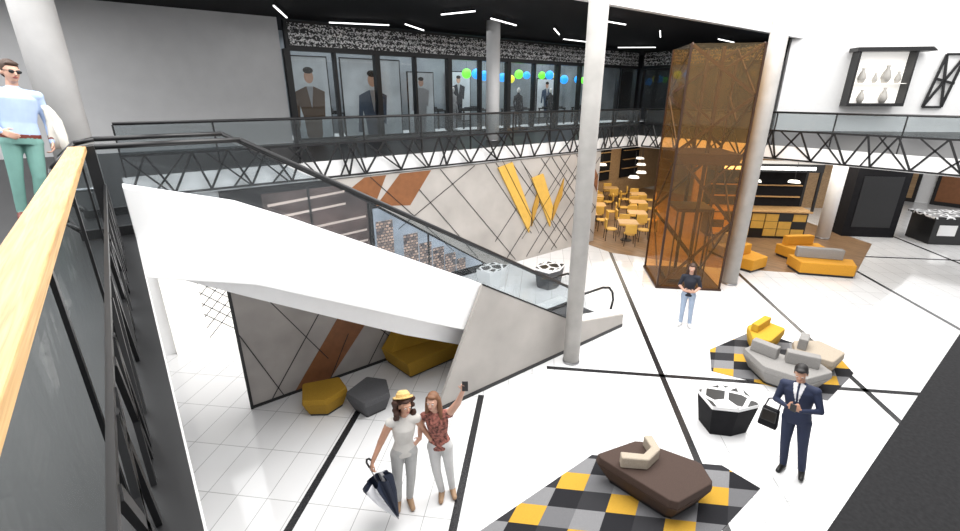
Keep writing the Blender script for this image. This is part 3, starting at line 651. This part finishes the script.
def person(label,loc,face,h,mats,arms,legs,torso,headyaw=0,headpitch=0,extra=None,hair=None,hairmat=None,headoff=(0,0),upm=2,loarm=None,shoes=4,lower=3,glasses=False,lean=0):
    k=h/1.75; e=empty('person',loc,face,label,'person'); e.scale=(k,k,k)
    e.rotation_euler=(0,lean,face)
    B=Body(); B.torso(torso,upm)
    hx,hy=headoff; nb=(torso[-1][0],torso[-1][1]+.01,1.44); hc=Vector((torso[-1][0]+hx,-.025+hy,1.635))
    B.cap(nb,(hc.x,hc.y+.025,1.57),.056,.05,0)
    R=rotm(headyaw,headpitch); HP=lambda x,y,z: hc+R@Vector((x,y,z))
    B.ell(HP(0,.015,.03),(.074,.092,.088),0,R); B.ell(HP(0,-.02,-.015),(.062,.074,.09),0,R); B.ell(HP(0,-.035,-.078),(.040,.045,.034),0,R)
    B.cap(HP(0,-.088,.012),HP(0,-.106,-.022),.009,.013,0); B.ell(HP(.075,.012,-.01),(.011,.02,.03),0,R); B.ell(HP(-.075,.012,-.01),(.011,.02,.03),0,R)
    B.ell(HP(0,-.089,-.052),(.024,.010,.009),1,R); B.cap(HP(-.045,-.078,.03),HP(.045,-.078,.03),.011,.011,0)
    for sd,(sh,el,wr,hd,th,nn,cu) in zip((-1,1),arms):
        B.cap((torso[-2][0]+sd*.06,0,1.40),sh,.07,.062,upm); lm=loarm or (upm,0)
        B.cap(sh,el,.056,.045,lm[0]); B.cap(el,wr,.042,.028,lm[1]); B.hand(wr,hd,th,nn,cu,0)
    for sd,(hp,kn,an,toe) in zip((-1,1),legs):
        B.cap((sd*.06,0,.93),hp,.1,.098,lower); B.cap(hp,kn,.094,.064,lower); B.cap(kn,an,.064,.05,lower)
        an=Vector(an);toe=Vector(toe)
        B.cap((an.x,an.y+.015,.05),(toe.x,toe.y,.036),.048,.036,shoes); B.cap((an.x,an.y,.10),(an.x,an.y,.06),.045,.045,shoes)
    b=B.build('body',mats,e,extra)
    for sx in(-1,1):
        M().ell(HP(sx*.029,-.083,.008),(.014,.008,.008),10,8,0,R).ell(HP(sx*.029,-.0895,.008),(.006,.004,.006),8,6,1,R).obj('eye',[EYW,EYD],e,smooth=True)
    if glasses:
        g=M(); 
        for sx in(-1,1): g.ell(HP(sx*.032,-.094,.008),(.027,.006,.02),14,8,0,R)
        g.cyl(HP(-.06,-.085,.015),HP(-.078,.01,.012),.003,.003,6); g.cyl(HP(.06,-.085,.015),HP(.078,.01,.012),.003,.003,6); g.cyl(HP(-.02,-.096,.012),HP(.02,-.096,.012),.003,.003,6)
        g.obj('sunglasses',BLACK,e,smooth=True)
    hb=Body(); hb.ell(HP(0,.028,.052),(.083,.09,.085),0,R)
    hb.ell(HP(0,-.045,.088),(.06,.04,.028),0,R)
    if hair=='long':
        for a in range(9):
            t=math.pi*(a/8); x=.078*math.cos(t); y=.02+.07*math.sin(t)
            hb.cap(HP(x,y,.03),HP(x*1.15,y*1.1,-.10),.03,.034,0); hb.cap(HP(x*1.15,y*1.1,-.10),HP(x*1.35,y*1.05-.01,-.24-.03*(a%2)),.034,.02,0)
    elif hair=='curly':
        random.seed(4)
        for a in range(56):
            t=math.pi*random.uniform(-.08,1.08); zz=random.uniform(-.20,.08); rr=.098+random.uniform(0,.04); 
            hb.ell(HP(rr*math.cos(t),.02+rr*.85*math.sin(t),zz),(.032,.032,.034),0,R)
    else:
        for sx in(-1,1): hb.ell(HP(sx*.068,.03,.01),(.016,.045,.045),0,R)
        hb.ell(HP(0,.085,-.01),(.06,.025,.06),0,R)
    hb.build('hair',[hairmat],e,vox=.01)
    return e,hc,R
def toward(x,y): return math.atan2(-x,y)
TM=[(0,0,.86,.165,.115),(0,0,.95,.175,.12),(0,0,1.10,.155,.11),(0,0,1.25,.18,.12),(0,-.005,1.36,.19,.12),(0,0,1.43,.15,.09),(0,0,1.475,.07,.065)]
TF=[(0,0,.88,.16,.115),(0,0,.95,.165,.115),(0,0,1.08,.118,.09),(0,-.01,1.22,.145,.115),(0,-.01,1.30,.155,.115),(0,0,1.40,.135,.08),(0,0,1.46,.06,.055)]
LEG=[((-.09,0,.88),(-.10,-.01,.49),(-.11,.02,.10),(-.14,-.15,.03)),((.09,0,.88),(.10,-.01,.49),(.11,.02,.10),(.14,-.15,.03))]
def world(e,x,y,z):
    Mx=Matrix.Translation(e.location)@e.rotation_euler.to_matrix().to_4x4()@Matrix.Diagonal(tuple(e.scale)+(1,)); return Mx@Vector((x,y,z))
SUIT=cmat('navy_suit',(.012,.02,.055),.75); SHIRT=cmat('white_shirt',(.75,.75,.78),.7); HBLK=cmat('black_hair',(.012,.01,.01),.6); SHO=cmat('black_shoe',(.01,.01,.01),.3)
def suitx(C,idx):
    V=(C[:,1]<-.04)&(C[:,2]>1.18)&(C[:,2]<1.50)&(np.abs(C[:,0])<(C[:,2]-1.16)*.24)&(idx==2); idx[V]=5
    Tn=V&(np.abs(C[:,0])<.016); idx[Tn]=3; return idx
mp=(7.0,1.46)
pm,_,_=person('man in navy suit looking down at a phone in his hands',(mp[0],mp[1],0),toward(*mp)-.1,1.78,[SKIN,LIP,SUIT,SUIT,SHO,SHIRT],
 [((-.19,0,1.40),(-.265,-.03,1.13),(-.07,-.27,1.20),(.8,-.3,.35),(0,-.2,1),(.6,.6,.2),.9),((.19,0,1.40),(.265,-.03,1.13),(.09,-.27,1.19),(-.8,-.3,.35),(0,-.2,1),(-.6,.6,.2),.9)],
 [((-.09,0,.88),(-.105,-.02,.49),(-.11,.02,.10),(-.13,-.13,.03)),((.09,0,.88),(.11,-.02,.49),(.12,.03,.10),(.15,-.12,.03))],TM,.1,.35,suitx,None,HBLK,(0,-.02),loarm=(2,2),lean=-.12)
f=toward(*mp)-.1
e=empty('phone',world(pm,.01,-.33,1.245),f,'black smartphone held in both hands','phone')
m=M(); m.bar((0,.02,-.07),(0,-.03,.07),.075,.01,(0,1,.3)); m.obj('case',BLACK,e,bevel=.002); M().bar((0,.026,-.06),(0,-.02,.062),.066,.003,(0,1,.3)).obj('screen',STEEL,e)
e=empty('shoulder_bag',world(pm,-.36,.02,.62),f,'black leather bag hanging at the side of the suited man','bag')
M().prism([(-.13,-.06),(.13,-.06),(.13,.06),(-.13,.06)],0,.32,0,None,[(-.11,-.04),(.11,-.04),(.11,.04),(-.11,.04)]).obj('body',BLKM,e,bevel=.025,seg=3)
M().tube([(-.09,0,.31),(-.06,0,.46),(.04,0,.52),(.10,0,.46),(.09,0,.31)],.01).obj('strap',BLACK,e,smooth=True); M().box(-.1,.1,-.075,-.055,.12,.31).obj('flap',BLACK,e,bevel=.01)
BT=cmat('black_top',(.015,.018,.03),.8); JN=cmat('pale_jeans',(.34,.42,.55),.8); HB=cmat('dark_brown_hair',(.05,.022,.012),.6); WSH=cmat('white_shoe',(.7,.7,.7),.5)
person('woman in dark top and pale blue jeans standing near lift tower',(10.15,4.97,0),toward(10.2,4.94),1.60,[SKIN2,LIP,BT,JN,WSH,SHIRT],
 [((-.175,0,1.39),(-.25,.02,1.13),(-.13,-.15,1.06),(.8,-.5,.1),(0,0,1),(.3,.8,0),.7),((.175,0,1.39),(.25,.03,1.13),(.12,-.15,1.04),(-.7,-.5,.2),(0,0,1),(-.3,.8,0),.7)],LEG,TF,0,.05,None,'long',HB,loarm=(2,0),lean=-.03)
TK=cmat('white_knit_top',(.62,.60,.57),.85); PG=cmat('pale_grey_trousers',(.46,.46,.455),.8); HC=cmat('curly_brown_hair',(.045,.016,.009),.7); SND=cmat('tan_shoe',(.35,.22,.13),.6)
w1=(2.13,4.48); f1=toward(*w1)+.12
e1,hc,R=person('woman in white sleeveless top and straw hat holding umbrella',(w1[0],w1[1],0),f1,1.74,[SKIN,LIP,TK,PG,SND,SHIRT],
 [((-.175,0,1.39),(-.30,-.02,1.13),(-.42,-.10,.92),(-.3,-.3,-.9),(.2,-1,0),(.8,.2,-.2),1.2),((.175,0,1.39),(.27,.08,1.16),(.36,-.02,1.02),(.8,-.5,.1),(0,0,1),(0,1,0),.5)],
 [((-.09,0,.88),(-.10,-.03,.49),(-.09,.02,.10),(-.12,-.13,.03)),((.09,0,.88),(.08,-.05,.49),(.07,.02,.10),(.08,-.15,.03))],TF,.25,-.05,None,'curly',HC,(.02,0),loarm=(0,0),lean=.04)
STR=mat('straw',(.62,.42,.16),.8,var=.2,scale=60)
m=M(); 
m.loft([(0,0,0,.13,.13),(0,0,.012,.13,.13)],28); m.loft([(0,0,.0,.090,.098),(0,0,.05,.086,.092),(0,0,.085,.06,.065)],24)
o=m.obj('hat',STR,e1,smooth=False); o.location=hc+R@Vector((0,.05,.09)); o.rotation_euler=(-.45,.12,.25)
ub=world(e1,-.455,-.13,.84)
U=empty('umbrella',ub,f1,'closed navy and white umbrella held pointing down','umbrella'); U.rotation_euler=(-.30,-.38,f1)
M().cyl((0,0,-.78),(0,0,.05),.008,.008,8).obj('shaft',STEEL,U)
M().tube([(0,0,.03),(0,0,.1),(.02,0,.135),(.05,0,.13),(.06,0,.1)],.013).obj('handle',BLACK,U,smooth=True)
vs=[];n=48
for z,r in [(-.16,.155),(-.20,.16),(-.40,.12),(-.60,.06),(-.74,.015)]:
    for i in range(n):
        t=2*math.pi*i/n; rr=r*(1+.30*math.cos(8*t)); vs.append((rr*math.cos(t),rr*math.sin(t),z-.02*math.cos(8*t)))
m=M(); m.v=vs
for j in range(4):
    for i in range(n): m.f.append((j*n+i,j*n+(i+1)%n,(j+1)*n+(i+1)%n,(j+1)*n+i)); m.m.append(1 if (i//6)%4==1 else 0)
m.obj('canopy',[cmat('umbrella_navy',(.012,.018,.04),.6),SHIRT],U,smooth=True)
RT=cmat('floral_top',(.25,.09,.07),.8,var=.95,scale=26); WJ=cmat('white_jeans',(.60,.60,.60),.8); HL=cmat('light_brown_hair',(.17,.075,.035),.6)
w2=(2.66,4.27); f2=toward(*w2)-.1
e2,_,_=person('woman in patterned red top raising one arm for a selfie',(w2[0],w2[1],0),f2,1.70,[SKIN2,LIP,RT,WJ,SND,SHIRT],
 [((-.17,0,1.39),(-.25,.09,1.2),(-.26,-.04,1.05),(-.4,-.7,.0),(0,0,1),(0,1,0),.5),((.175,0,1.42),(.31,-.06,1.63),(.40,-.14,1.87),(.2,-.2,1),(-1,0,0),(-.2,-1,0),.8)],
 [((-.09,0,.88),(-.08,-.05,.49),(-.05,.0,.10),(-.05,-.16,.03)),((.09,0,.88),(.10,-.02,.49),(.10,.05,.10),(.14,-.10,.03))],TF,-.25,-.12,None,'long',HL,(-.03,0),loarm=(0,0),lean=-.06)
ph=world(e2,.435,-.215,1.985)
e=empty('phone',ph,f2,'dark smartphone held up in raised hand','phone'); M().box(-.037,.037,-.005,.005,-.07,.07).obj('case',BLACK,e,bevel=.003); M().box(-.033,.033,.005,.007,-.062,.062).obj('screen',STEEL,e)
BS=cmat('pale_blue_shirt',(.42,.53,.74),.75); MP=cmat('mint_trousers',(.17,.34,.30),.8); BSH=cmat('oxblood_shoe',(.16,.03,.02),.35); HD=cmat('brown_hair',(.05,.025,.015),.6)
u1=(-1.0,7.88); fu=toward(*u1)+.1
def beltx(C,idx):
    V=(C[:,2]>.935)&(C[:,2]<.97)&((idx==2)|(idx==3)); idx[V]=5
    V=(C[:,2]<=.935)&(idx==2)&(np.abs(C[:,0])<.2); idx[V]=3; return idx
ee,_,_=person('man in pale blue shirt, mint trousers and sunglasses holding jacket',(u1[0],u1[1],UZ),fu,1.84,[SKIN2,LIP,BS,MP,BSH,BSH],
 [((-.19,0,1.40),(-.27,.05,1.14),(-.17,-.14,1.0),(.6,-.6,-.3),(0,0,1),(.3,.8,0),.6),((.19,0,1.40),(.255,.03,1.12),(.25,-.06,.90),(0,-.2,-1),(0,-1,0),(-1,0,0),1.1)],
 [((-.09,0,.88),(-.10,-.01,.49),(-.10,.02,.10),(-.13,-.15,.03)),((.09,0,.88),(.09,-.05,.49),(.06,-.02,.10),(.06,-.2,.03))],TM,.3,.05,beltx,None,HD,(0,0),loarm=(2,2),glasses=True,lean=.12)
CR=cmat('cream_jacket',(.66,.63,.57),.85)
J=empty('jacket',world(ee,.31,-.04,.84),fu,'cream linen jacket held folded over one hand','jacket')
m=M(); m.loft([(0,0,-.02,.08,.04),(.01,.01,.12,.09,.05),(.02,.01,.32,.07,.05),(.0,.02,.44,.05,.045),(-.02,.02,.50,.035,.035)],30)
for i,v in enumerate(m.v):
    a=i%30; q=1+.16*math.cos(5*2*math.pi*a/30); m.v[i]=(v[0]*q,v[1]*q,v[2])
m.obj('folded_cloth',CR,J,smooth=True)
M().loft([(.05,-.05,-.14,.04,.03),(.05,-.05,.1,.05,.035),(.04,-.04,.26,.045,.03)],16).obj('sleeve',CR,J,smooth=True)

# ------------------------------------------------------------------ lights
def area(loc,sx,sy,pw,rot=(0,0,0),col=(1,1,1)):
    l=bpy.data.lights.new('area','AREA'); l.shape='RECTANGLE'; l.size=sx; l.size_y=sy; l.energy=pw; l.color=col
    o=bpy.data.objects.new('area_light',l); COL.objects.link(o); o.location=loc; o.rotation_euler=rot; return o
area((8,4,10.4),14,8,2250,col=(1,.985,.96))
area((23,3,9.8),10,8,800,col=(1,.98,.95))
area((18,13,3.38),8,4,280,col=(1,.88,.72)); area((20.5,7,3.38),6,5,380,col=(1,.93,.84)); area((26,0,3.38),10,8,480)
area((2,9.4,3.3),3,2,60); area((7,9.4,6.8),12,1,60)
area((-3,9,7.4),5,10,620); area((12,14,7.2),18,3,60); area((14,17.6,7.3),17,2,260); area((24.2,12.5,7.2),1.5,6,30)
w=bpy.data.worlds.new('World'); S.world=w; w.use_nodes=True
w.node_tree.nodes['Background'].inputs['Color'].default_value=(.98,.985,1,1); w.node_tree.nodes['Background'].inputs['Strength'].default_value=1.0

# ------------------------------------------------------------------ camera
cam=bpy.data.cameras.new('Camera'); co=bpy.data.objects.new('Camera',cam); COL.objects.link(co); S.camera=co
cam.sensor_width=36; cam.lens=461/960*36; cam.clip_start=.02
co.location=(0,0,5.3); co.rotation_euler=(math.radians(90-20.24),0,math.radians(-37.5))
